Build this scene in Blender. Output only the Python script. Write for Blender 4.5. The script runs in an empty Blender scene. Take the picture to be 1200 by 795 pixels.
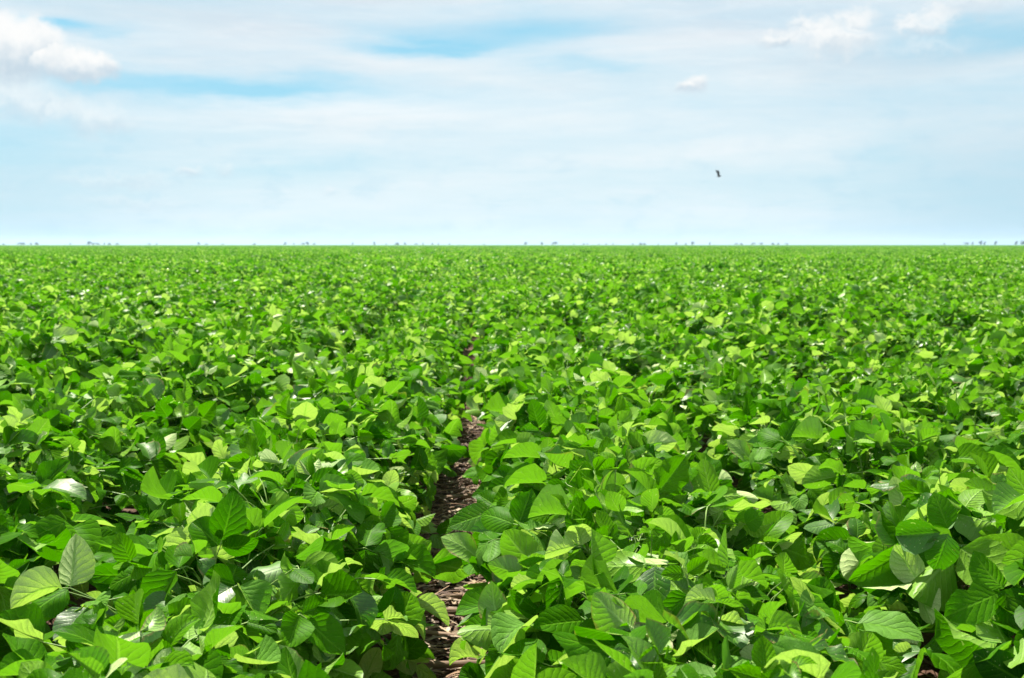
import bpy, math, random
import numpy as np
from mathutils import Vector, Matrix
R = math.radians
rng = np.random.default_rng(11)
random.seed(5)
S = bpy.context.scene
C = S.collection

# ------------------------------------------------------------------ helpers
def link(o, parent=None):
    C.objects.link(o)
    if parent: o.parent = parent
    return o

def tag(o, label=None, cat=None, group=None, kind=None):
    if label: o['label'] = label
    if cat: o['category'] = cat
    if group: o['group'] = group
    if kind: o['kind'] = kind
    return o

class MB:
    """collects vertices, quads, uv and a tint colour, builds one mesh"""
    def __init__(s): s.v = []; s.f = []; s.uv = []; s.t = []; s.n = 0
    def grid(s, P, U, V, tint):
        a, b = P.shape[:2]
        s.v.append(P.reshape(-1, 3))
        s.uv.append(np.stack([U.ravel(), V.ravel()], 1))
        s.t.append(np.tile(np.array(tint, float), (a*b, 1)))
        i = np.arange(a*b).reshape(a, b) + s.n
        s.f.append(np.stack([i[:-1, :-1], i[:-1, 1:], i[1:, 1:], i[1:, :-1]], -1).reshape(-1, 4))
        s.n += a*b
    def tube(s, pts, rad, tint=(.5, .5, .5), sides=5):
        pts = np.asarray(pts, float); n = len(pts)
        rad = np.broadcast_to(rad, (n,)).astype(float)
        T = np.gradient(pts, axis=0); T /= np.linalg.norm(T, axis=1)[:, None] + 1e-9
        up = np.array([0, 0, 1.]) if abs(T[:, 2]).mean() < .8 else np.array([1., 0, 0])
        A = np.cross(T, up); A /= np.linalg.norm(A, axis=1)[:, None] + 1e-9
        B = np.cross(T, A)
        an = np.linspace(0, 2*math.pi, sides+1)
        P = pts[:, None] + rad[:, None, None]*(A[:, None]*np.cos(an)[None, :, None] + B[:, None]*np.sin(an)[None, :, None])
        U, V = np.meshgrid(np.linspace(0, 1, n), an, indexing='ij')
        s.grid(P, U, V, tint)
    def mesh(s, name, mats):
        v = np.concatenate(s.v); f = np.concatenate(s.f); uv = np.concatenate(s.uv); t = np.concatenate(s.t)
        me = bpy.data.meshes.new(name)
        me.vertices.add(len(v)); me.vertices.foreach_set('co', v.astype(np.float32).ravel())
        me.loops.add(len(f)*4); me.loops.foreach_set('vertex_index', f.astype(np.int32).ravel())
        me.polygons.add(len(f)); me.polygons.foreach_set('loop_start', np.arange(0, len(f)*4, 4, dtype=np.int32))
        me.update(calc_edges=True)
        me.polygons.foreach_set('use_smooth', np.ones(len(f), bool))
        l = me.uv_layers.new(name='UVMap')
        l.data.foreach_set('uv', uv[f.ravel()].astype(np.float32).ravel())
        c = me.attributes.new('tint', 'FLOAT_COLOR', 'POINT')
        c.data.foreach_set('color', np.concatenate([t, np.ones((len(t), 1))], 1).astype(np.float32).ravel())
        for m in mats: me.materials.append(m)
        return me

class NT:
    """small node-tree writer"""
    def __init__(s, tree): s.t = tree; s.n = tree.nodes; s.l = tree.links; s.n.clear()
    def new(s, k, **kw):
        n = s.n.new(k)
        for a, b in kw.items(): setattr(n, a, b)
        return n
    def put(s, sock, v):
        if isinstance(v, bpy.types.NodeSocket): s.l.new(v, sock)
        elif v is not None:
            try: sock.default_value = v
            except Exception: sock.default_value = (*v, 1)
    def m(s, op, a, b=None, c=None, clamp=False):
        n = s.new('ShaderNodeMath', operation=op, use_clamp=clamp)
        for i, x in enumerate((a, b, c)): s.put(n.inputs[i], x)
        return n.outputs[0]
    def ramp(s, x, a, b, lo=0., hi=1.):        # smooth step
        n = s.new('ShaderNodeMapRange', interpolation_type='SMOOTHSTEP')
        for i, y in enumerate((x, a, b, lo, hi)): s.put(n.inputs[i], y)
        return n.outputs[0]
    def mix(s, f, a, b, mode='MIX'):
        n = s.new('ShaderNodeMix', data_type='RGBA', blend_type=mode)
        s.put(n.inputs[0], f); s.put(n.inputs[6], a); s.put(n.inputs[7], b)
        return n.outputs[2]
    def noise(s, vec, scale, detail=4, rough=.5, dist=0):
        n = s.new('ShaderNodeTexNoise')
        if vec is not None: s.put(n.inputs['Vector'], vec)
        n.inputs['Scale'].default_value = scale; n.inputs['Detail'].default_value = detail
        n.inputs['Roughness'].default_value = rough; n.inputs['Distortion'].default_value = dist
        return n.outputs[0]
    def xyz(s, a, b, c=0.):
        n = s.new('ShaderNodeCombineXYZ')
        for i, x in enumerate((a, b, c)): s.put(n.inputs[i], x)
        return n.outputs[0]
    def sep(s, v):
        n = s.new('ShaderNodeSeparateXYZ'); s.put(n.inputs[0], v); return n.outputs

def material(name):
    m = bpy.data.materials.new(name); m.use_nodes = True
    return m, NT(m.node_tree)

# ------------------------------------------------------------------ materials
def leaf_material(name, close=True):
    m, t = material(name)
    uv = t.new('ShaderNodeUVMap', uv_map='UVMap').outputs[0]
    u, v, _ = t.sep(uv)
    at = t.new('ShaderNodeAttribute', attribute_name='tint')
    cr = t.new('ShaderNodeSeparateColor'); t.l.new(at.outputs['Color'], cr.inputs[0])
    rnd, young, seed = cr.outputs
    back = t.new('ShaderNodeNewGeometry').outputs['Backfacing']
    pos = t.new('ShaderNodeTexCoord').outputs['Object']
    av = t.m('ABSOLUTE', v)
    mid = t.ramp(av, .10, .02)
    dark = (.012, .070, .0002); green = (.050, .180, .0002); yel = (.115, .29, .0004)
    base = t.mix(rnd, dark, green)
    base = t.mix(young, base, yel)
    base = t.mix(t.m('MULTIPLY', t.ramp(seed, .30, .32), t.ramp(seed, .43, .41)), base, (.14, .29, .05))  # random pale leaflets: bright highlights put into the leaf colour
    if close:
        # side veins leave the midrib at an angle and curve towards the tip; their number differs from leaflet to leaflet
        wob = t.noise(pos, 45, 2)
        nvn = t.m('MULTIPLY_ADD', seed, 3.2, 6.0)
        ph = t.m('SUBTRACT', t.m('MULTIPLY', t.m('POWER', u, .9), nvn), t.m('MULTIPLY', t.m('POWER', av, .85), 2.3))
        ph = t.m('ADD', ph, t.m('MULTIPLY', t.m('SIGN', v), .18))
        ph = t.m('ADD', ph, t.m('MULTIPLY', t.m('SUBTRACT', wob, .5), .8))
        vein = t.m('POWER', t.m('MULTIPLY_ADD', t.m('COSINE', t.m('MULTIPLY', ph, 2*math.pi)), .5, .5), 16)
        vein = t.m('MULTIPLY', vein, t.m('SUBTRACT', 1.0, t.m('MULTIPLY', av, .7)))
        veins = t.m('MAXIMUM', t.m('MULTIPLY', vein, .6), mid)
        vo = t.new('ShaderNodeTexVoronoi', feature='DISTANCE_TO_EDGE'); t.l.new(pos, vo.inputs['Vector']); vo.inputs['Scale'].default_value = 300
        ret = t.ramp(vo.outputs['Distance'], .12, 0)
        mott = t.noise(pos, 26, 4, .6)
        base = t.mix(t.ramp(mott, .38, .7, 0, .45), base, (.058, .175, .0002))
    else:
        veins = t.m('MULTIPLY', mid, .8); ret = 0.0
    top = t.mix(t.m('MULTIPLY', veins, .85), base, t.mix(.6, base, (.16, .38, .02)))
    under = t.mix(.72, base, (.22, .41, .035))
    under = t.mix(t.m('MULTIPLY', t.ramp(seed, .20, .21), t.ramp(seed, .48, .47)), under, (.54, .65, .27))  # pale undersides, whitened further on some leaflets as painted-in glints
    under = t.mix(t.m('MULTIPLY', veins, .7), under, (.34, .54, .12))
    if close:
        top = t.mix(t.m('MULTIPLY', ret, .28), top, (.07, .24, .006))
        under = t.mix(t.m('MULTIPLY', ret, .35), under, (.22, .44, .08))
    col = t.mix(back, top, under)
    if close:
        spot = t.m('MULTIPLY', t.ramp(t.noise(pos, 210, 2), .68, .74), t.ramp(seed, .60, .95))
        col = t.mix(t.m('MULTIPLY', spot, .8), col, (.20, .16, .04))
        bite = t.m('MULTIPLY', t.ramp(t.noise(pos, 150, 1), .72, .735), t.ramp(seed, .68, .70))
        col = t.mix(t.m('MULTIPLY', bite, .8), col, (.42, .50, .22))
        # brown scorched margins on a few leaflets
        brn = t.m('MULTIPLY', t.ramp(t.m('ADD', av, t.m('MULTIPLY', mott, .8)), 1.25, 1.4), t.ramp(seed, .90, .93))
        col = t.mix(t.m('MULTIPLY', brn, .8), col, (.25, .18, .06))
    p = t.new('ShaderNodeBsdfDiffuse'); t.l.new(col, p.inputs['Color'])
    gl = t.new('ShaderNodeBsdfGlossy'); gl.inputs['Color'].default_value = (1, 1, .88, 1); t.put(gl.inputs['Roughness'], t.m('MULTIPLY_ADD', rnd, .16, .36))
    tr = t.new('ShaderNodeBsdfTranslucent')
    tc = t.mix(.4, col, (.065, .30, .0002)); tc = t.mix(1.0, tc, (1.4, 1.5, .5), 'MULTIPLY'); t.l.new(tc, tr.inputs['Color'])
    if close:
        h = t.m('MULTIPLY', veins, -.8)
        h = t.m('ADD', h, t.m('MULTIPLY', t.m('ABSOLUTE', t.m('SINE', t.m('MULTIPLY', ph, math.pi))), t.m('MULTIPLY_ADD', mott, 1.2, -.15)))
        h = t.m('ADD', h, t.m('MULTIPLY', ret, -.2))
        h = t.m('ADD', h, t.m('MULTIPLY', mott, 1.5))
        bu = t.new('ShaderNodeBump'); bu.inputs['Strength'].default_value = .9; bu.inputs['Distance'].default_value = .0022
        t.l.new(h, bu.inputs['Height'])
        for q in (p, tr): t.l.new(bu.outputs[0], q.inputs['Normal'])
        b2 = t.new('ShaderNodeBump'); b2.inputs['Strength'].default_value = .35; b2.inputs['Distance'].default_value = .0015
        t.l.new(t.m('ADD', t.m('MULTIPLY', veins, -.5), t.m('MULTIPLY', mott, 2.)), b2.inputs['Height']); t.l.new(b2.outputs[0], gl.inputs['Normal'])
    # a matt blade with a thin waxy sheen, stronger on some leaflets
    lw = t.new('ShaderNodeLayerWeight'); lw.inputs['Blend'].default_value = .25
    m0 = t.new('ShaderNodeMixShader')
    t.put(m0.inputs[0], t.m('ADD', t.m('MULTIPLY_ADD', lw.outputs['Fresnel'], .03, .006), t.ramp(seed, .80, .86, 0, .05)))
    t.l.new(p.outputs[0], m0.inputs[1]); t.l.new(gl.outputs[0], m0.inputs[2])
    mx = t.new('ShaderNodeMixShader'); mx.inputs[0].default_value = .33
    t.l.new(m0.outputs[0], mx.inputs[1]); t.l.new(tr.outputs[0], mx.inputs[2])
    o = t.new('ShaderNodeOutputMaterial'); t.l.new(mx.outputs[0], o.inputs[0])
    return m

def simple(name, cols, scale, rough=.8, bump=.3, dist=.01, tinted=False, detail=5, spec=.3, stretch=None):
    m, t = material(name)
    pos = t.new('ShaderNodeTexCoord').outputs['Object']
    if stretch:
        mp = t.new('ShaderNodeMapping'); mp.inputs['Scale'].default_value = stretch; t.l.new(pos, mp.inputs[0]); pos = mp.outputs[0]
    n = t.noise(pos, scale, detail, .62)
    x = t.ramp(n, .32, .68)
    col = t.mix(x, cols[0], cols[1])
    if len(cols) > 2:
        col = t.mix(t.ramp(t.noise(pos, scale*3.1, 3), .56, .68), col, cols[2])
    if tinted:
        at = t.new('ShaderNodeAttribute', attribute_name='tint')
        col = t.mix(1.0, col, at.outputs['Color'], 'MULTIPLY')
    b = t.new('ShaderNodeBump'); b.inputs['Strength'].default_value = bump; b.inputs['Distance'].default_value = dist
    t.l.new(n, b.inputs['Height'])
    p = t.new('ShaderNodeBsdfPrincipled'); t.l.new(col, p.inputs['Base Color']); t.l.new(b.outputs[0], p.inputs['Normal'])
    p.inputs['Roughness'].default_value = rough; p.inputs['Specular IOR Level'].default_value = spec
    o = t.new('ShaderNodeOutputMaterial'); t.l.new(p.outputs[0], o.inputs[0])
    return m

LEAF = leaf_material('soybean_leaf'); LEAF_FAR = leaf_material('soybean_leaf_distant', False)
STEM = simple('soybean_stem', ((.13, .24, .035), (.22, .33, .07)), 40, .6, .2, .001)
SOIL = simple('soil', ((.045, .022, .012), (.12, .062, .034), (.16, .10, .06)), 14, .95, .9, .03)
RESID = simple('crop_residue', ((.75, .70, .62), (1., 1., 1.)), 90, .75, .4, .002, tinted=True)
STALK = simple('dry_stalk', ((.13, .075, .04), (.30, .19, .10), (.06, .033, .02)), 22, .7, .5, .003, stretch=(1, .12, 1))
BARK = simple('bark', ((.06, .045, .035), (.12, .09, .07)), 6, .9, .5, .05)
CROWN = simple('tree_foliage', ((.014, .045, .020), (.03, .075, .03)), 1.2, .7, .3, .05)
FEATHER = simple('bird_feathers', ((.004, .004, .004), (.012, .011, .01)), 30, .6, .3, .005)

# ------------------------------------------------------------------ soybean plant
def unit(v): return v/(np.linalg.norm(v)+1e-9)
def rot(axis, a):
    return np.array(Matrix.Rotation(a, 3, Vector(axis)))

def leaflet(mb, base, d, n, L, W, tint, q, nu, nv):
    d = unit(d); n = unit(n - d*np.dot(n, d)); s = np.cross(d, n)
    u = np.linspace(0, 1, nu+1); v = np.linspace(-1, 1, nv+1)
    w = np.maximum((u**.5)*((1-u)**.76), .0)/((.397**.5)*(.603**.76)); w = np.maximum(w, .012)
    bend = q['bend']; th = bend*(u-.15)
    yy = np.concatenate([[0], np.cumsum(np.cos((th[1:]+th[:-1])/2))])*L/nu
    zz = -np.concatenate([[0], np.cumsum(np.sin((th[1:]+th[:-1])/2))])*L/nu
    U, V = np.meshgrid(u, v, indexing='ij')
    wn = np.repeat(w[:, None], nv+1, 1)
    if nu > 5:      # chewed and uneven margins
        wn = wn*(1 + q['rg'].normal(0, .03, wn.shape))
        if q['rg'].random() < .12:
            k = int(q['rg'].integers(3, nu)); side = slice(0, nv//2) if q['rg'].random() < .5 else slice(nv//2+1, None)
            wn[k, side] *= q['rg'].uniform(.35, .8)
    X = W*wn*V
    fold = q['fold']
    off = fold*np.abs(X) + q['curl']*X*X/W
    off = off + L*q['wave']*np.sin(2*math.pi*U*q['fr'] + q['ph'] + (V > 0)*q['ph2'])*np.abs(V)**1.6*w[:, None]
    Xc = X*math.cos(math.atan(fold)*.8)
    P = (yy[:, None]-np.sin(-th)[:, None]*0)[..., None]*d + zz[:, None, None]*n \
        + Xc[..., None]*s + off[..., None]*(n*np.cos(th)[:, None, None] + d*np.sin(th)[:, None, None])
    P = P + base
    mb.grid(P, U, V*np.ones_like(U), tint)

def trifoliate(mb, J, d, n, size, young, r, nu, nv, tone=None):
    d = unit(d); n = unit(n - d*np.dot(n, d)); s = np.cross(d, n)
    tone = r.random() if tone is None else tone
    seed = r.random()
    flip = r.random() < .24
    for k, a in enumerate((0, 1, -1)):
        ang = a*R(r.uniform(58, 88))
        dd = d*math.cos(ang) + s*math.sin(ang)
        base = J + (d*.018*size/.1 if k == 0 else dd*.004)
        M = rot(np.cross(dd, n), R(r.normal(-4, 20)))
        M = rot(dd, R(r.normal(0, 20))) @ M
        if flip and r.random() < .75: M = rot(dd, R(r.uniform(95, 200)*r.choice([-1, 1]))) @ M
        dd2 = M @ dd; nn = M @ n
        L = size*r.uniform(.88, 1.12)*(1.08 if k == 0 else .95)
        W = L*r.uniform(.33, .41)
        q = dict(bend=r.normal(.4, .6), fold=abs(r.normal(.2, .27)) * (1-.1*a), curl=r.normal(0, .45),
                 wave=abs(r.normal(0, .05)), fr=r.uniform(.8, 3.2), ph=r.uniform(0, 6), ph2=r.uniform(0, 3), rg=r)
        if young > .6: q['fold'] += .5
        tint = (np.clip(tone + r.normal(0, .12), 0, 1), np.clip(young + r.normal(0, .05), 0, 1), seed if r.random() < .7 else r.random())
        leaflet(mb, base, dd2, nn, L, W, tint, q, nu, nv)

def plant_meshes(seed, H=.5, Rr=.40, n_leaf=72, nu=9, nv=6, petiole=True, name='', size=.085):
    r = np.random.default_rng(seed)
    fo = MB(); st = MB()
    lean = r.normal(0, .02, 2)
    top = np.array([lean[0], lean[1], H*.84])
    if petiole:
        zz = np.linspace(0, 1, 7)
        ph = r.uniform(0, 6)
        pts = np.stack([lean[0]*zz + .008*np.sin(zz*7+ph), lean[1]*zz + .008*np.cos(zz*6+ph), zz*top[2]], 1); pts[0] = (0, 0, -.01)
        st.tube(pts, np.linspace(.0045, .002, 7), sides=6)
        br = []
        for k in range(4):
            a = r.uniform(0, 6.28); z0 = r.uniform(.04, .14)
            tip = np.array([math.cos(a)*.12, math.sin(a)*.12, r.uniform(.28, .38)])
            s0 = np.array([lean[0]*z0, lean[1]*z0, z0])
            tt = np.linspace(0, 1, 5)[:, None]
            cv = (1-tt)**2*s0 + 2*tt*(1-tt)*(s0 + (tip-s0)*[.8, .8, .3]) + tt**2*tip
            st.tube(cv, np.linspace(.003, .0015, 5)); br.append(cv)
    for i in range(n_leaf):
        f = (i+.5)/n_leaf
        rr = Rr*math.sqrt(f)*r.uniform(.85, 1.03)
        az = i*2.39996 + r.normal(0, .35)
        out = np.array([math.cos(az), math.sin(az), 0])
        e = rr/Rr
        ztop = H*(1 - .36*e**3.2)
        depth = r.exponential(.055) if r.random() < .8 else r.uniform(.08, .28)
        z = max(ztop - depth - .02, .07)
        J = out*rr*.86 + np.array([0, 0, z]) + np.array([lean[0], lean[1], 0])*.6
        az2 = az + r.normal(0, .9)
        d = np.array([math.cos(az2), math.sin(az2), r.normal(-.05 - .25*e, .3)])
        tilt = R(np.clip(abs(r.normal(14 + 26*e, 17)), 0, 80)); az3 = az + r.normal(0, .9)
        n = np.array([math.cos(az3)*math.sin(tilt), math.sin(az3)*math.sin(tilt), math.cos(tilt)])
        upr = r.random() < .06
        if upr: d = np.array([d[0]*.35, d[1]*.35, 1.]); n = np.array([math.cos(az3), math.sin(az3), .2])   # upright leaves
        sz = size*r.uniform(.65, 1.18)*(.85 if upr else 1)
        young = 0.0 if r.random() < .8 else r.uniform(.1, .6)
        trifoliate(fo, J, d, n, sz, young, r, nu, nv)
        if petiole:
            if r.random() < .5 or e < .4: s0 = pts[r.integers(2, 6)]
            else:
                bb = min(br, key=lambda c: np.linalg.norm(c[-1][:2]-J[:2])); s0 = bb[r.integers(1, 5)]
            tt = np.linspace(0, 1, 6)[:, None]
            c1 = s0 + (J-s0)*[.35, .35, .75] + [0, 0, .03]
            cv = (1-tt)**2*s0 + 2*tt*(1-tt)*c1 + tt**2*J
            st.tube(cv, np.linspace(.0018, .0012, 6), sides=4)
            dd = unit(d)
            st.tube(np.array([J, J+dd*.018*sz/.1]), .0009, sides=4)
    # young tips
    for k in range(5):
        a = r.uniform(0, 6.28); rr = r.uniform(0, .2)
        J = np.array([math.cos(a)*rr, math.sin(a)*rr, H*(1-.1*rr/.2) + r.uniform(-.03, .03)])
        d = np.array([math.cos(a)*.6, math.sin(a)*.6, r.uniform(.4, 1.6)]); n = np.array([-d[0], -d[1], .7])
        trifoliate(fo, J, d, n, r.uniform(.035, .06), r.uniform(.6, 1), r, max(nu-3, 2), max(nv-2, 2), .8)
        if petiole:
            s0 = top*[1, 1, .9]
            tt = np.linspace(0, 1, 4)[:, None]
            st.tube((1-tt)*s0 + tt*J + np.sin(tt*3.14)*[0, 0, .01], .0013, sides=4)
    return fo, st

# ------------------------------------------------------------------ layout constants
CAM_H = 1.0; F = 1400/1200; YAW = R(1.55); PITCH = R(4.52)
ROWS = .79; FUR = -.072           # row spacing, x of the bare furrow (rows run along +Y)
def project(p):                    # pixel of the 1200x795 photograph
    x = p[0]*math.cos(YAW) - p[1]*math.sin(YAW); y = p[0]*math.sin(YAW) + p[1]*math.cos(YAW); z = p[2]-CAM_H
    yc = y*math.cos(PITCH) - z*math.sin(PITCH); zc = z*math.cos(PITCH) + y*math.sin(PITCH)
    if yc < .1: return None
    return 600 + 1400*x/yc, 397.5 - 1400*zc/yc
def ray_az(px): return YAW + math.atan((px-600)/1400)     # azimuth from +Y towards +X

# plant variants
NV = 20
variants = []
for k in range(NV):
    fo, st = plant_meshes(100+k, H=.5*rng.uniform(.94, 1.06), nu=10, nv=8)
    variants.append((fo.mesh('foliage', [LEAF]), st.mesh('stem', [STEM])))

# all plant positions
pts = []
for ri in range(-200, 201):
    row = ri*ROWS + FUR + ROWS/2       # row 0 = first right of furrow, -1 = first left
    sp = .215
    y = -.8 + rng.uniform(0, .2)
    ymax = 62.
    near0 = abs(row) - 2.0
    while y < ymax:
        if abs(row) < 2.2 + max(y, 0)*.56:
            inner = ri in (0, -1)
            x = row + rng.normal(0, .014 if inner else .03) + ((.015 if y < 6 else -.010) * {0: 1, -1: -1}.get(ri, 0)) + (0 if inner else .02*math.sin(y*1.3))
            sc = rng.uniform(.86, 1.08) * (1 + .08*math.sin(x*.9+y*.55) + .07*math.sin(x*2.3-y*1.1))
            if inner: sc = min(sc, 1.0)
            pts.append((x, y, ri, sc, rng.uniform(0, 6.283), int(rng.integers(NV))))
        y += sp*rng.uniform(.8, 1.25)

def visible(p):
    q = project((p[0], p[1], .45)); q2 = project((p[0], p[1], .15))
    if q is None: return False
    return -20 < q[0] < 1220 and q[1] < 830
# keep the lens free
pts = [p for p in pts if math.hypot(p[0], p[1]) > .45]
vis = sorted([p for p in pts if visible(p)], key=lambda p: math.hypot(p[0], p[1]))[:300]
ids = set(id(p) for p in vis)
rest = [p for p in pts if id(p) not in ids]

ORD = ['nearest', 'second nearest', 'third nearest', 'fourth nearest', 'fifth nearest']
ROWN = {0: 'the row bordering the brown furrow on its right', -1: 'the row bordering the brown furrow on its left'}
NTH = ['', 'first', 'second', 'third', 'fourth', 'fifth', 'sixth', 'seventh', 'eighth', 'ninth', 'tenth', 'eleventh', 'twelfth', 'thirteenth', 'fourteenth']
def rown(ri):
    if ri in ROWN: return ROWN[ri]
    return ('the %s row right of the brown furrow' % NTH[min(ri+1, 14)]) if ri > 0 else ('the %s row left of the brown furrow' % NTH[min(-ri, 14)])
count = {}
protos = {}
for p in vis:
    x, y, ri, sc, rz, k = p
    c = count.get(ri, 0); count[ri] = c+1
    if k not in protos:
        root = bpy.data.objects.new('soybean_plant', None); link(root)
        fo = link(bpy.data.objects.new('foliage', variants[k][0]), root)
        st = link(bpy.data.objects.new('stem', variants[k][1]), root)
        protos[k] = root
    else:
        src = protos[k]; root = src.copy(); link(root)
        for ch in src.children:
            if ch.name.startswith(('foliage', 'stem')):
                cc = ch.copy(); link(cc); cc.parent = root
    root.location = (x, y, 0); root.rotation_euler = (rng.normal(0, .04), rng.normal(0, .04), rz)
    root.scale = (sc*1.0, sc*1.0, sc); root.empty_display_size = .05
    root['_r'] = ri; root['_c'] = c
    if c < 5 and -7 < ri < 7:
        lab = '%s leafy soybean plant in %s' % (ORD[c], rown(ri))
        grp = 'soybean plants at the near ends of their rows'
    else:
        if ri in ROWN: lab = 'green soybean plant farther back in ' + rown(ri)
        else: lab = 'green soybean plant merged with its neighbours in ' + rown(ri)
        grp = 'soybean plants farther back in ' + rown(ri)
    tag(root, lab, 'plant', grp)
for o in C.objects:
    for k in ('_r', '_c'):
        if k in o: del o[k]

# ------------------------------------------------------------------ the rest of the crop: one object, geometry nodes
def hidden_collection(name, meshes):
    col = bpy.data.collections.new(name)
    for i, me in enumerate(meshes):
        o = bpy.data.objects.new('%s_%03d' % (name, i), me); col.objects.link(o)
    return col
near_meshes = []
for k in range(8):        # whole plants, full detail
    fo, st = plant_meshes(300+k, nu=7, nv=4, petiole=False)
    near_meshes.append(fo.mesh('crop_near', [LEAF]))
tile_meshes = []
for k in range(6):        # two metres of a row, coarse leaves
    big = MB(); rr = np.random.default_rng(500+k)
    y = -1.
    while y < 1.:
        fo, _ = plant_meshes(int(rr.integers(1e6)), n_leaf=40, nu=3, nv=2, petiole=False, size=.098)
        s = rr.uniform(.86, 1.12); a = rr.uniform(0, 6.28)
        M = np.array([[math.cos(a), -math.sin(a), 0], [math.sin(a), math.cos(a), 0], [0, 0, 1]])
        off = np.array([rr.normal(0, .03), y, 0])
        for vv, uu, tt, ff in zip(fo.v, fo.uv, fo.t, fo.f):
            n0 = len(vv)
            big.v.append(vv @ M.T*s + off); big.uv.append(uu); big.t.append(tt)
            a0 = ff.min(); big.f.append(ff - a0 + big.n); big.n += n0
        y += .25*rr.uniform(.85, 1.2)
    tile_meshes.append(big.mesh('crop_tile', [LEAF_FAR]))

inst = []   # x y z index scale rot
for p in rest:
    if p[1] < 26 or False:
        inst.append((p[0], p[1], 0, p[5] % 8, p[3], p[4]))
for ri in range(-420, 421):
    row = ri*ROWS + FUR + ROWS/2
    y = 26. + rng.uniform(0, .4)
    while y < 420:
        if abs(row) < 3 + y*.5:
            sc = (1 + .07*math.sin(row*.5+y*.23) + .06*math.sin(row*1.1-y*.41)) * rng.uniform(.92, 1.08)
            inst.append((row + rng.normal(0, .02), y, 0, 8 + int(rng.integers(6)), sc, math.pi*int(rng.integers(2)) + rng.normal(0, .02)))
            y += 1.9
            if y > 160: y += 1.0
        else: y += 1.9
print('instances', len(inst))
# canopy sheet for the far plain
M_far, t = material('far_crop')
pos = t.new('ShaderNodeTexCoord').outputs['Object']
n1 = t.noise(pos, 2.2, 5, .7); n2 = t.noise(pos, .02, 4)
col = t.mix(t.ramp(n1, .35, .65), (.016, .08, .001), (.055, .18, .001))
col = t.mix(t.ramp(n2, .4, .65, 0, .4), col, (.05, .14, .002))
b = t.new('ShaderNodeBump'); b.inputs['Strength'].default_value = .8; b.inputs['Distance'].default_value = .15; t.l.new(n1, b.inputs['Height'])
pb = t.new('ShaderNodeBsdfPrincipled'); t.l.new(col, pb.inputs['Base Color']); t.l.new(b.outputs[0], pb.inputs['Normal']); pb.inputs['Roughness'].default_value = .8
pb.inputs['Specular IOR Level'].default_value = .2
o_ = t.new('ShaderNodeOutputMaterial'); t.l.new(pb.outputs[0], o_.inputs[0])
mb = MB()
rad = 110*np.power(4200/110, np.linspace(0, 1, 150)); an = np.linspace(-math.pi, math.pi, 721)
RR, AA = np.meshgrid(rad, an, indexing='ij')
Z = .26 + .22*np.clip((RR-200)/200, 0, 1)
bump = rng.uniform(-1, 1, RR.shape)*.05; bump[:, -1] = bump[:, 0]
Z = Z + bump*np.clip(1.6-RR/900, 0, 1)
mb.grid(np.stack([RR*np.sin(AA), RR*np.cos(AA), Z], -1), RR*0, AA*0, (.5, .5, .5))
sheet = mb.mesh('soybean_field', [M_far, LEAF])
ns = len(sheet.vertices)
ia = np.array(inst)
sheet.vertices.add(len(ia))
co = np.zeros((ns+len(ia), 3), np.float32); sheet.vertices.foreach_get('co', co[:].ravel()) if False else None
tmp = np.zeros((ns+len(ia))*3, np.float32); sheet.vertices.foreach_get('co', tmp); co = tmp.reshape(-1, 3)
co[ns:] = ia[:, :3]; sheet.vertices.foreach_set('co', co.ravel())
def attr(name, typ, vals, fill):
    a = sheet.attributes.new(name, typ, 'POINT')
    full = np.concatenate([np.full(ns, fill), vals]); a.data.foreach_set('value', full)
attr('vi', 'INT', ia[:, 3].astype(np.int32), 0)
attr('sc', 'FLOAT', ia[:, 4].astype(np.float32), 1.)
attr('rz', 'FLOAT', ia[:, 5].astype(np.float32), 0.)
attr('is_pt', 'BOOLEAN', np.ones(len(ia), bool), False)
field = link(bpy.data.objects.new('soybean_field', sheet))
tag(field, 'dense green soybean canopy stretching from beyond the nearest plants to the flat horizon', 'crop', kind='stuff')
colV = hidden_collection('soybean_leaf_clumps', near_meshes + tile_meshes)
ng = bpy.data.node_groups.new('scatter_crop', 'GeometryNodeTree')
ng.interface.new_socket('Geometry', in_out='INPUT', socket_type='NodeSocketGeometry')
ng.interface.new_socket('Geometry', in_out='OUTPUT', socket_type='NodeSocketGeometry')
N = ng.nodes; Lk = ng.links
gi = N.new('NodeGroupInput'); go = N.new('NodeGroupOutput')
def nattr(name, typ):
    a = N.new('GeometryNodeInputNamedAttribute'); a.data_type = typ; a.inputs['Name'].default_value = name; return a.outputs['Attribute']
ci = N.new('GeometryNodeCollectionInfo'); ci.inputs['Collection'].default_value = colV
ci.inputs['Separate Children'].default_value = True; ci.inputs['Reset Children'].default_value = True
iop = N.new('GeometryNodeInstanceOnPoints'); iop.inputs['Pick Instance'].default_value = True
Lk.new(gi.outputs[0], iop.inputs['Points']); Lk.new(nattr('is_pt', 'BOOLEAN'), iop.inputs['Selection'])
Lk.new(ci.outputs[0], iop.inputs['Instance']); Lk.new(nattr('vi', 'INT'), iop.inputs['Instance Index'])
Lk.new(nattr('sc', 'FLOAT'), iop.inputs['Scale'])
cx = N.new('ShaderNodeCombineXYZ'); Lk.new(nattr('rz', 'FLOAT'), cx.inputs[2]); Lk.new(cx.outputs[0], iop.inputs['Rotation'])
jg = N.new('GeometryNodeJoinGeometry'); Lk.new(gi.outputs[0], jg.inputs[0]); Lk.new(iop.outputs[0], jg.inputs[0])
Lk.new(jg.outputs[0], go.inputs[0])
md = field.modifiers.new('scatter', 'NODES'); md.node_group = ng

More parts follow.
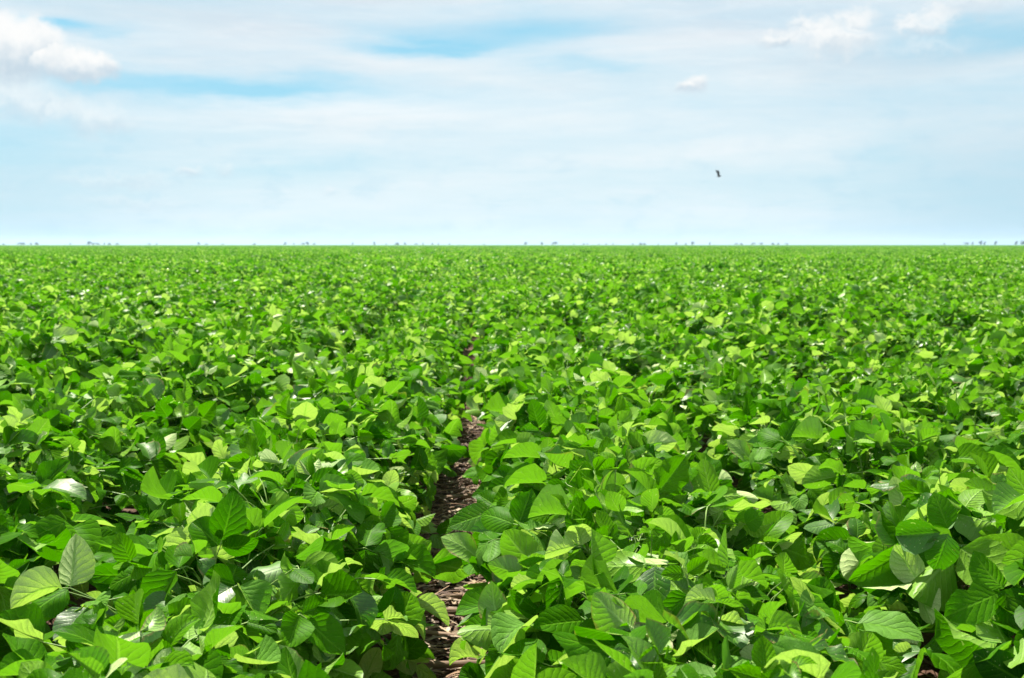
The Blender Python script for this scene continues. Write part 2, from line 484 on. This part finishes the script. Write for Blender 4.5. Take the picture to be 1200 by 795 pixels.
# ------------------------------------------------------------------ ground
def axis(a, b, step, far):
    c = list(np.arange(a, b, step)); s = step; x = b
    while x < far: c.append(x); s *= 1.25; x += s
    c.append(far); s = step; x = a-step; lo = []
    while x > -far: lo.append(x); s *= 1.25; x -= s
    lo.append(-far)
    return np.array(lo[::-1] + c)
X, Y = np.meshgrid(axis(-2.4, 2.4, .035, 4300), axis(.6, 9, .045, 4300), indexing='ij')
near = (np.abs(X) < 3) & (Y < 10) & (Y > 0)
Zg = np.where(near, rng.normal(0, .006, X.shape), 0) + .012*np.cos((X-FUR)/ROWS*2*math.pi + math.pi)*(np.abs(X) < 3)*(Y > 0)*(Y < 10)
mb = MB(); mb.grid(np.stack([X, Y, Zg-.012], -1), X*0, Y*0, (.5, .5, .5))
g = link(bpy.data.objects.new('ground', mb.mesh('ground', [SOIL]))); g['kind'] = 'structure'

# crop residue on the soil: chips, straw and husks nobody could count
mb = MB()
pal = [(.46, .33, .20), (.30, .19, .11), (.58, .46, .31), (.13, .07, .045), (.20, .12, .07), (.70, .60, .46), (.36, .25, .15)]
def shred(x, y, z, L, W, a, curl, tint, tilt):
    u = np.linspace(0, 1, 5); v = np.linspace(-1, 1, 3)
    U, V = np.meshgrid(u, v, indexing='ij')
    xx = (U-.5)*L; yy = V*W*(1-.5*np.abs(U-.5)); zz = curl*L*(1-(2*U-1)**2)*.5 + np.abs(V)*W*.5 + (U-.5)*L*tilt
    P = np.stack([x + xx*math.cos(a) - yy*math.sin(a), y + xx*math.sin(a) + yy*math.cos(a), z + zz], -1)
    mb.grid(P, U, V*np.ones_like(U), tint)
for fi, num in ((0, 7500), (1, 2600), (-1, 2600), (2, 900), (-2, 900)):
    for k in range(num):
        y = .8 + rng.random()**1.6*9
        x = FUR + fi*ROWS + rng.normal(0, .11)
        if rng.random() < .35: L = rng.uniform(.06, .18); W = rng.uniform(.002, .005)
        else: L = rng.uniform(.012, .05); W = rng.uniform(.003, .010)
        a = rng.normal(0, .5) if rng.random() < .55 else rng.uniform(0, 3.14)
        c = np.array(pal[int(rng.integers(len(pal)))])*rng.uniform(.3, 1.)*[1, .93, .85]
        shred(x, y, rng.uniform(-.004, .022), L, W, a, rng.normal(.05, .15), c, rng.normal(0, .12))
rs = link(bpy.data.objects.new('crop_residue', mb.mesh('crop_residue', [RESID])))
tag(rs, 'dry brown and straw-coloured plant litter covering the soil of the furrows', 'plant litter', kind='stuff')

# thick dead stalks lying across the furrow
def stalk(y, dx, L, rad, a, label, split=False):
    m = MB(); n = 15; tt = np.linspace(-.5, .5, n)
    bend = rng.uniform(-.05, .05)
    P = np.stack([np.zeros(n), tt*L, bend*L*(1-4*tt*tt)*.3], 1)
    rr = rad*(1 + .22*np.exp(-((tt*L % .09)-.045)**2/.00006)); rr[0] *= .55; rr[-1] *= .55
    P2 = P.copy()
    m.tube(P2, rr, sides=9)
    o = link(bpy.data.objects.new('dead_stalk', m.mesh('dead_stalk', [STALK])))
    o.location = (FUR + dx, y, rad*.9 + .012); o.rotation_euler = (rng.normal(0, .03), rng.uniform(0, 3), a - math.pi/2)
    tag(o, label, 'dead stalk', 'dead stalks lying across the bare furrow')
stalk(2.72, .0, .30, .011, .05, 'thick brown dead stalk across the furrow, nearest to the bottom edge')
stalk(2.93, .02, .26, .008, -.35, 'thin slanting dead stalk in the furrow, second from the bottom edge')
stalk(3.14, -.01, .34, .012, .02, 'thick pale dead stalk across the furrow, third from the bottom edge')
stalk(3.28, .01, .30, .009, .08, 'brown dead stalk across the furrow, just behind the thick pale one')
stalk(3.55, .0, .36, .010, -.02, 'straw-coloured dead stalk across the furrow, fifth from the bottom edge')
stalk(3.78, .03, .24, .008, .45, 'short tilted dead stalk in the furrow, sixth from the bottom edge')
stalk(4.6, -.02, .26, .010, .15, 'dead stalk across the middle of the furrow where it narrows')
stalk(5.6, .0, .25, .011, -.2, 'farthest dead stalk visible in the bare furrow')

# ------------------------------------------------------------------ skyline trees
def tree_mesh(seed, h, w, base):
    r = np.random.default_rng(seed)
    tr = MB(); cr = MB()
    z = np.linspace(0, 1, 6)
    tr.tube(np.stack([.25*np.sin(z*3+seed), .2*np.cos(z*2+seed), z*h*.72], 1), np.linspace(.032*h, .012*h, 6), sides=7)
    for k in range(4):
        a = k*1.57 + r.uniform(0, 1); s = np.array([0, 0, h*r.uniform(.3, .45)])
        e = np.array([math.cos(a)*w*.3, math.sin(a)*w*.3, h*r.uniform(.6, .8)])
        t_ = np.linspace(0, 1, 4)[:, None]
        tr.tube(s*(1-t_) + e*t_ + np.sin(t_*3.14)*[0, 0, .1*h], np.linspace(.014*h, .006*h, 4))
    cl = []
    for k in range(11):
        a = r.uniform(0, 6.28); q = math.sqrt(r.random())*.36*w
        cl.append((math.cos(a)*q, math.sin(a)*q, h*(base + (1-base)*r.uniform(.2, .85)), r.uniform(.14, .24)*w, r.uniform(.08, .15)*h))
    for k in range(420):
        c = cl[int(r.integers(len(cl)))]
        d = unit(r.normal(0, 1, 3))*r.uniform(.6, 1.05)
        p = np.array([c[0]+d[0]*c[3], c[1]+d[1]*c[3], c[2]+d[2]*c[4]])
        s_ = r.uniform(.05, .10)*h
        a = unit(r.normal(0, 1, 3)); b_ = unit(np.cross(a, r.normal(0, 1, 3)))
        P = np.array([[p-a*s_, p+b_*s_*.5], [p-b_*s_*.5, p+a*s_]])
        cr.grid(P, np.zeros((2, 2)), np.zeros((2, 2)), (.5, .5, .5))
    return tr.mesh('trunk', [BARK]), cr.mesh('crown', [CROWN])
TV = [tree_mesh(7, 1, .9, .18), tree_mesh(8, 1, 1.3, .15), tree_mesh(9, 1, .6, .12), tree_mesh(10, 1, 1.8, .15)]
# px, height in px, width variant, distance, label
T_ = 'on the flat horizon'
trees = [
 (6, 2.2, 1, 2600, 'faint small tree %s at the extreme left edge' % T_),
 (25, 3.0, 3, 2300, 'broad hazy tree %s near the left edge, left of a darker one' % T_),
 (29, 3.6, 1, 2200, 'dark bluish tree %s touching a broad hazy one at left' % T_),
 (38, 2.6, 0, 2500, 'tiny tree %s between two darker trees at left' % T_),
 (45, 4.0, 1, 2100, 'dark round tree %s, rightmost of the group near the left edge' % T_),
 (84, 2.6, 2, 2700, 'lone faint slim tree %s left of the tall dark one' % T_),
 (106, 5.0, 0, 1900, 'tall dark tree %s at the left end of a low hedge-like line' % T_),
 (111, 3.0, 3, 2100, 'low wide tree %s just right of the tall dark one at left' % T_),
 (116, 2.6, 3, 2200, 'second low wide tree %s right of the tall dark one at left' % T_),
 (124, 3.0, 2, 2400, 'slim tree %s just past the low wide pair at left' % T_),
 (130, 3.2, 1, 2400, 'small rounded tree %s, second after the low wide pair at left' % T_),
 (139, 2.4, 3, 2500, 'faint flat tree %s ending the left-hand group' % T_),
 (176, 2.2, 3, 2800, 'very faint flat tree %s, left one of a faint pair' % T_),
 (185, 2.2, 0, 2800, 'very faint tree %s, right one of a faint pair' % T_),
 (234, 3.8, 0, 2200, 'lone dark tree %s about a fifth of the way from the left' % T_),
 (243, 2.0, 3, 2900, 'barely visible flat tree %s just right of a lone dark one' % T_),
 (262, 1.8, 3, 2900, 'barely visible tree %s halfway between two dark lone ones' % T_),
 (299, 3.0, 1, 2400, 'small hazy tree %s a quarter of the way from the left' % T_),
 (335, 4.0, 0, 2200, 'grey-blue tree %s, leftmost of the five left of centre' % T_),
 (345, 3.0, 2, 2400, 'slim small tree %s, second of the five left of centre' % T_),
 (356, 3.0, 3, 2300, 'low wide tree %s against the left side of a taller one' % T_),
 (361, 4.6, 0, 2000, 'taller dark tree %s, fourth of the five left of centre' % T_),
 (369, 3.0, 0, 2300, 'small tree %s, rightmost of the five left of centre' % T_),
 (414, 3.4, 2, 2300, 'lone slim tree %s a third of the way from the left' % T_),
 (439, 4.6, 2, 2000, 'tall narrow tree %s standing by itself left of the furrow' % T_),
 (453, 2.2, 0, 2800, 'faint tiny tree %s right of the tall narrow lone one' % T_),
 (466, 4.6, 1, 1900, 'darkest tree %s left of the furrow line' % T_),
 (475, 3.8, 0, 2200, 'grey tree %s right next to the darkest one left of the furrow' % T_),
 (488, 2.6, 3, 2500, 'low flat tree %s, first of five small ones left of the furrow' % T_),
 (496, 3.4, 2, 2300, 'slim tree %s, second of five small ones left of the furrow' % T_),
 (507, 3.2, 0, 2400, 'rounded tree %s, third of five small ones left of the furrow' % T_),
 (514, 3.2, 2, 2400, 'narrow tree %s, fourth of five small ones left of the furrow' % T_),
 (527, 2.6, 0, 2600, 'faint tree %s, last of five small ones left of the furrow' % T_),
 (567, 2.2, 2, 2800, 'faint slim tree %s directly above the furrow line' % T_),
 (616, 4.6, 0, 1900, 'blue-green tree %s just right of centre, leftmost of the clear three' % T_),
 (635, 4.4, 0, 1900, 'dark tree %s right of centre, middle of the clear three' % T_),
 (650, 4.8, 3, 1850, 'wide blue-green clump-like tree %s, rightmost of the clear three' % T_),
 (672, 2.4, 2, 2700, 'faint slim tree %s right of the wide blue-green one' % T_),
 (684, 2.6, 0, 2600, 'left tree of the small faint pair %s right of centre' % T_),
 (688, 2.6, 2, 2600, 'right tree of the small faint pair %s right of centre' % T_),
 (702, 2.2, 2, 2800, 'faint tree %s, first of three sparse ones right of centre' % T_),
 (710, 2.4, 0, 2700, 'faint tree %s, second of three sparse ones right of centre' % T_),
 (718, 3.0, 2, 2500, 'clearer slim tree %s, last of three sparse ones right of centre' % T_),
 (741, 2.6, 0, 2500, 'small tree %s just left of a low wide dark pair' % T_),
 (750, 3.8, 1, 2100, 'left one of the low wide dark pair %s below the small cloud' % T_),
 (755, 3.6, 1, 2150, 'right one of the low wide dark pair %s below the small cloud' % T_),
 (771, 2.4, 2, 2700, 'faint slim tree %s between the dark pair and the next clear one' % T_),
 (792, 3.8, 0, 2200, 'clear small tree %s left of the tallest tree below the bird' % T_),
 (803, 3.0, 0, 2400, 'small tree %s just left of the tall dark one' % T_),
 (811, 5.2, 0, 1850, 'tall dark tree %s left below the flying bird' % T_),
 (831, 4.0, 2, 2200, 'slim tree %s almost straight below the flying bird' % T_),
 (862, 2.8, 3, 2400, 'low flat tree %s, first of the row right below the bird' % T_),
 (868, 3.2, 1, 2300, 'rounded tree %s, second of the row right below the bird' % T_),
 (882, 3.2, 3, 2300, 'wide low tree %s, third of the row right below the bird' % T_),
 (891, 3.2, 3, 2300, 'wide low tree %s, fourth of the row right below the bird' % T_),
 (905, 3.6, 1, 2200, 'darker tree %s, fifth of the row right below the bird' % T_),
 (911, 3.0, 0, 2300, 'small tree %s, sixth of the row right below the bird' % T_),
 (921, 2.6, 3, 2500, 'faint tree %s, last of the row right below the bird' % T_),
 (1105, 2.2, 0, 2800, 'faint tree %s, leftmost of the right-hand group' % T_),
 (1131, 3.4, 3, 2100, 'low wide grey tree %s in the right-hand group' % T_),
 (1138, 3.8, 2, 2200, 'slim tree %s right of the low wide grey one at right' % T_),
 (1147.5, 5.4, 0, 1850, 'dark taller tree %s, left of a touching pair at right' % T_),
 (1152, 4.2, 2, 2000, 'slimmer blue-green tree %s, right of a touching pair at right' % T_),
 (1165, 4.6, 2, 2000, 'narrow dark tree %s standing alone near the right edge' % T_),
 (1189, 4.6, 2, 1950, 'small dark tree %s left of the big right-edge one' % T_),
 (1199, 6.8, 1, 1700, 'largest deep blue tree %s cut by the right edge' % T_),
]
tproto = {}
for px, hp, kv, D, lab in trees:
    D *= .62
    a = ray_az(px); sx, sy = math.sin(a)*D, math.cos(a)*D
    h = (hp*.85 + .7)*D/1400/math.cos(a-YAW)
    if kv not in tproto:
        root = link(bpy.data.objects.new('distant_tree', None))
        link(bpy.data.objects.new('trunk', TV[kv][0]), root); link(bpy.data.objects.new('crown', TV[kv][1]), root)
        tproto[kv] = root; kids = 0
    else:
        src = tproto[kv]; root = src.copy(); link(root)
        for ch in src.children:
            cc = ch.copy(); link(cc); cc.parent = root
    root.location = (sx, sy, -.05); root.scale = (h, h, h); root.rotation_euler = (0, 0, rng.uniform(0, 6.28))
    tag(root, lab, 'tree', 'trees along the horizon')

# ------------------------------------------------------------------ bird
def bird():
    import bmesh
    mb = MB()
    # body along +Y: beak, head, breast, tail
    ys = [.24, .205, .19, .16, .12, .06, 0, -.07, -.13, -.18, -.25, -.30]
    rs = [.002, .007, .022, .030, .027, .045, .052, .043, .026, .02, .03, .036]
    fl = [1, 1, 1, 1, 1, 1, 1, .95, .8, .45, .2, .12]
    an = np.linspace(0, 2*math.pi, 17)
    P = np.array([[[r*math.cos(a), y, r*f*math.sin(a) + (.012 if y > .1 else 0)] for a in an] for y, r, f in zip(ys, rs, fl)])
    mb.grid(P, P[..., 0]*0, P[..., 0]*0, (.5, .5, .5))
    cap = P[-1:].copy(); cap2 = np.concatenate([cap, np.tile(cap.mean(1, keepdims=True), (1, 17, 1))]); mb.grid(cap2, cap2[..., 0]*0, cap2[..., 0]*0, (.5, .5, .5))
    for s in (-1, 1):    # wings raised, bent at the wrist
        st = np.linspace(0, 1, 12); rows = []
        for q in st:
            x = s*(.02 + .05*q) - .10*q*q; z = .02 + .40*q
            lead = .075 + .05*math.sin(q*3.14) - .10*q*q; chord = .28*(1-.25*q) if q < .8 else .28*.8*(1-(q-.8)*3.2)
            th = .035*(1-q)+.008
            rows.append([[x, lead, z], [x, lead-chord*.3, z+th], [x, lead-chord*.7, z+th*.6], [x, lead-chord, z], [x, lead-chord*.7, z-th*.4], [x, lead-chord*.3, z-th*.6], [x, lead, z]])
        P = np.array(rows); mb.grid(P, P[..., 0]*0, P[..., 0]*0, (.5, .5, .5))
    o = link(bpy.data.objects.new('flying_bird', mb.mesh('flying_bird', [FEATHER])))
    rm = o.modifiers.new('skin', 'REMESH'); rm.mode = 'VOXEL'; rm.voxel_size = .006; rm.use_smooth_shade = True
    D = 62.; a = ray_az(841)
    o.location = (math.sin(a)*D, math.cos(a)*D, CAM_H + (287-209)/1400*D)
    o.rotation_euler = (R(12), R(2), R(-46)); o.scale = (.8,)*3
    tag(o, 'small black bird flying banked over the field, wings nearly vertical', 'bird')
bird()

# ------------------------------------------------------------------ camera
cam = bpy.data.cameras.new('camera'); co_ = link(bpy.data.objects.new('camera', cam)); S.camera = co_
cam.sensor_width = 36; cam.lens = 36*F; cam.clip_end = 20000; cam.clip_start = .02
co_.location = (0, 0, CAM_H); co_.rotation_euler = (R(90)-PITCH, 0, -YAW)
cam.dof.use_dof = True; cam.dof.focus_distance = 2.35; cam.dof.aperture_fstop = 10

# ------------------------------------------------------------------ light
SUN_EL, SUN_AZ = R(58), R(-28)      # azimuth from +Y towards +X: in front, to the left
sun = bpy.data.lights.new('sun', 'SUN'); sun.energy = 4.75; sun.angle = R(.55); sun.color = (1, .965, .90)
so = link(bpy.data.objects.new('sun', sun))
dv = Vector((math.sin(SUN_AZ)*math.cos(SUN_EL), math.cos(SUN_AZ)*math.cos(SUN_EL), math.sin(SUN_EL)))
so.rotation_euler = dv.to_track_quat('Z', 'Y').to_euler(); so.location = (0, 0, 20)

# ------------------------------------------------------------------ sky with clouds
W = bpy.data.worlds.new('World'); S.world = W; W.use_nodes = True
t = NT(W.node_tree)
sky = t.new('ShaderNodeTexSky', sky_type='NISHITA', sun_disc=False, sun_elevation=SUN_EL, sun_rotation=SUN_AZ)
sky.air_density = 1.; sky.dust_density = .6; sky.ozone_density = 1.5
d = t.new('ShaderNodeTexCoord').outputs['Generated']
nx, ny, nz = t.sep(d)
az = t.m('MULTIPLY', t.m('ARCTAN2', nx, ny), 180/math.pi)
el = t.m('MULTIPLY', t.m('ARCSINE', nz), 180/math.pi)
def ang(px, py):    # photograph position -> compass angles of the cloud
    x = (px-600)/1400; z = (397.5-py)/1400
    y = math.cos(PITCH) + z*math.sin(PITCH); zz = z*math.cos(PITCH) - math.sin(PITCH)
    return math.degrees(YAW + math.atan2(x, y)), math.degrees(math.atan2(zz, math.hypot(x, y)))
dpx = 180/math.pi/1400
pa = t.xyz(t.m('MULTIPLY', az, .10), t.m('MULTIPLY', el, .42), 0)      # long flat layers
warp = t.m('SUBTRACT', t.noise(pa, .9, 5, .6), .5)
warp2 = t.m('SUBTRACT', t.noise(t.xyz(t.m('MULTIPLY', az, .12), t.m('MULTIPLY', el, .5), 7.3), 1.1, 5, .6), .5)
def blob(px, py, w, h, wx=9., wy=2.2, soft=1.0):    # soft patch of sky, ragged along the layers
    a0, e0 = ang(px, py)
    x = t.m('DIVIDE', t.m('SUBTRACT', t.m('ADD', az, t.m('MULTIPLY', warp, wx)), a0), w*dpx)
    y = t.m('DIVIDE', t.m('SUBTRACT', t.m('ADD', el, t.m('MULTIPLY', warp2, wy)), e0), h*dpx)
    r2 = t.m('ADD', t.m('MULTIPLY', x, x), t.m('MULTIPLY', y, y))
    return t.m('EXPONENT', t.m('MULTIPLY', r2, -1.0*soft))
def total(items):
    s = None
    for it in items:
        amp = it[0]; b_ = t.m('MULTIPLY', blob(*it[1:]), amp)
        s = b_ if s is None else t.m('ADD', s, b_)
    return s
layer = t.noise(t.xyz(t.m('MULTIPLY', az, .07), t.m('MULTIPLY', el, .55), 3.1), 1.0, 7, .58, .3)
cover = t.ramp(layer, .25, .75, .62, 1.05)
gaps = total([(.95, 100, 32, 60, 9), (.85, 270, 100, 200, 13), (.75, 470, 54, 80, 10), (.4, 560, 60, 60, 8), (.5, 680, 76, 70, 12), (.35, 640, 20, 60, 20),
              (.3, 20, 160, 80, 22), (.45, 590, 40, 120, 20), (.35, 1050, 178, 60, 14), (.45, 1150, 40, 90, 14), (.30, 350, 195, 120, 14), (.25, 30, 220, 90, 40)])
cover = t.m('SUBTRACT', cover, gaps, clamp=True)
# colours of thin cloud: pale blue low down, violet-grey higher, white in the middle
grey = t.ramp(t.noise(t.xyz(t.m('MULTIPLY', az, .06), t.m('MULTIPLY', el, .4), 9.), 1.3, 6, .6), .35, .7)
white_b = total([(1.3, 440, 118, 170, 15), (.6, 330, 108, 60, 6), (.5, 760, 150, 230, 40), (.35, 480, 175, 200, 30), (.5, 200, 132, 60, 7), (.5, 300, 150, 60, 4), (.5, 560, 60, 300, 15)])
thin = t.mix(t.ramp(el, 0, 12), (.80, .925, .965), (.82, .895, .945))
thin = t.mix(t.m('MULTIPLY', grey, t.ramp(el, 2, 13, 0, .55)), thin, (.66, .73, .82))
fib = t.noise(t.xyz(t.m('ADD', t.m('MULTIPLY', az, .35), t.m('MULTIPLY', warp, 2.)), t.m('MULTIPLY', el, 2.1), 5.), 1.2, 7, .62, .4)
thin = t.mix(t.ramp(fib, .42, .72, 0, .34), thin, (.95, .98, 1.))
puff = t.noise(t.xyz(t.m('MULTIPLY', az, .5), el, 21.), .9, 6, .6, .2)
thin = t.mix(t.m('MULTIPLY', t.ramp(puff, .5, .7, 0, .4), t.ramp(el, 9, 5)), thin, (.56, .78, .90))
thin = t.mix(t.m('MULTIPLY', white_b, 1.0, clamp=True), thin, (.97, .99, 1.0))
right = total([(.75, 1200, 240, 170, 110, 2., .5), (.45, 0, 250, 170, 90, 2., .5), (.75, 1160, 42, 90, 18), (.25, 1050, 75, 160, 16), (.3, 60, 95, 90, 20), (.35, 150, 5, 200, 18)])
thin = t.mix(t.m('MULTIPLY', right, 1.0, clamp=True), thin, (.50, .70, .82))
K = 1.0
skyc = t.mix(1.0, sky.outputs[0], (.095,)*3, 'MULTIPLY')
blue = t.mix(.7, skyc, (.32, .78, 1.0))
full = t.mix(t.m('MULTIPLY', cover, .97), blue, thin)
# heaped clouds: union of round heads, ragged edge, shaded below
fine = t.m('SUBTRACT', t.noise(t.xyz(az, el, 2.), 1.1, 6, .62), .5)
fine2 = t.m('SUBTRACT', t.noise(t.xyz(az, el, 12.), 1.2, 6, .62), .5)
def heap(heads, alpha=1., edge=.35, rag=1.3):
    s = None; lit = None
    for px, py, w, h in heads:
        a0, e0 = ang(px, py)
        x = t.m('DIVIDE', t.m('SUBTRACT', t.m('ADD', az, t.m('MULTIPLY', fine, rag)), a0), w*dpx)
        y = t.m('DIVIDE', t.m('SUBTRACT', t.m('ADD', el, t.m('MULTIPLY', fine2, rag)), e0), h*dpx)
        r_ = t.m('SUBTRACT', 1.0, t.m('SQRT', t.m('ADD', t.m('MULTIPLY', x, x), t.m('MULTIPLY', y, y))))
        l_ = t.ramp(y, -.9, .5)
        if s is None: s, lit = r_, t.m('MULTIPLY', l_, 1.)
        else:
            s = t.m('SMOOTH_MAX', s, r_, .15)
            lit = t.m('MAXIMUM', lit, t.m('MULTIPLY', l_, t.ramp(r_, -.1, .15)))
    mask = t.m('MULTIPLY', t.ramp(s, 0, edge), alpha)
    lit = t.m('ADD', t.m('MULTIPLY', lit, lit), t.m('MULTIPLY', fine, 1.3), clamp=True)
    return mask, lit
heaps = [
 ([(60, 125, 80, 26), (115, 140, 60, 26), (20, 105, 60, 30)], .5, .8, 1.6),
 ([(14, 58, 62, 42), (40, 50, 40, 34), (4, 50, 44, 38), (84, 76, 48, 24), (112, 79, 32, 20)], 1., .45, 1.0),
 ([(944, 32, 22, 20), (968, 38, 34, 22), (1003, 24, 32, 20), (915, 48, 40, 14), (985, 50, 60, 18)], .85, .8, 1.5),
 ([(1068, 26, 26, 16), (1096, 18, 30, 18), (1086, 34, 34, 12)], .75, .8, 1.6), ([(1150, 2, 60, 18)], .5, .9, 1.8), ([(990, 62, 90, 14), (1090, 52, 60, 14)], .3, 1., 1.8),
 ([(815, 99, 20, 14), (801, 102, 14, 8)], .95, .7, .7),
 ([(221, 202, 22, 8)], .6, .9, 1.), ([(265, 200, 16, 13)], .4, .9, 1.), ([(386, 224, 14, 11)], .35, .9, .9), ([(140, 212, 100, 13)], .3, .9, 1.6), ([(160, 238, 90, 12)], .25, .9, 1.6),
]
for hd, al, ed, rg in heaps:
    mk, lit = heap(hd, al, ed, rg)
    cc = t.mix(lit, (.60, .72, .81), (1.0, 1.0, .99))
    full = t.mix(mk, full, cc)
# below the horizon the dome is never seen
bg = t.new('ShaderNodeBackground'); t.l.new(full, bg.inputs[0]); bg.inputs[1].default_value = .40
ow = t.new('ShaderNodeOutputWorld'); t.l.new(bg.outputs[0], ow.inputs[0])

# ------------------------------------------------------------------ air
HAZE = True
if HAZE:
    mh = bpy.data.materials.new('haze'); mh.use_nodes = True; t = NT(mh.node_tree)
    pv = t.new('ShaderNodeVolumePrincipled'); pv.inputs['Color'].default_value = (.62, .82, 1., 1); pv.inputs['Density'].default_value = .00024
    pv.inputs['Anisotropy'].default_value = .2
    o_ = t.new('ShaderNodeOutputMaterial'); t.l.new(pv.outputs[0], o_.inputs['Volume'])
    me = bpy.data.meshes.new('haze'); e = 4400.; z0, z1 = -1.1, 16.
    me.from_pydata([(-e, -e, z0), (e, -e, z0), (e, e, z0), (-e, e, z0), (-e, -e, z1), (e, -e, z1), (e, e, z1), (-e, e, z1)], [],
                   [(3, 2, 1, 0), (4, 5, 6, 7), (0, 1, 5, 4), (1, 2, 6, 5), (2, 3, 7, 6), (3, 0, 4, 7)])
    me.materials.append(mh)
    hz = link(bpy.data.objects.new('haze', me)); tag(hz, 'thin bluish air over the whole field fading the distant trees', 'haze', kind='stuff')

S.view_settings.view_transform = 'Standard'; S.view_settings.look = 'None'
S.view_settings.exposure = 1.3
S.cycles.transparent_max_bounces = 4; S.cycles.max_bounces = 6; S.cycles.diffuse_bounces = 3; S.cycles.transmission_bounces = 3; S.cycles.glossy_bounces = 2; S.view_settings.gamma = 1.0
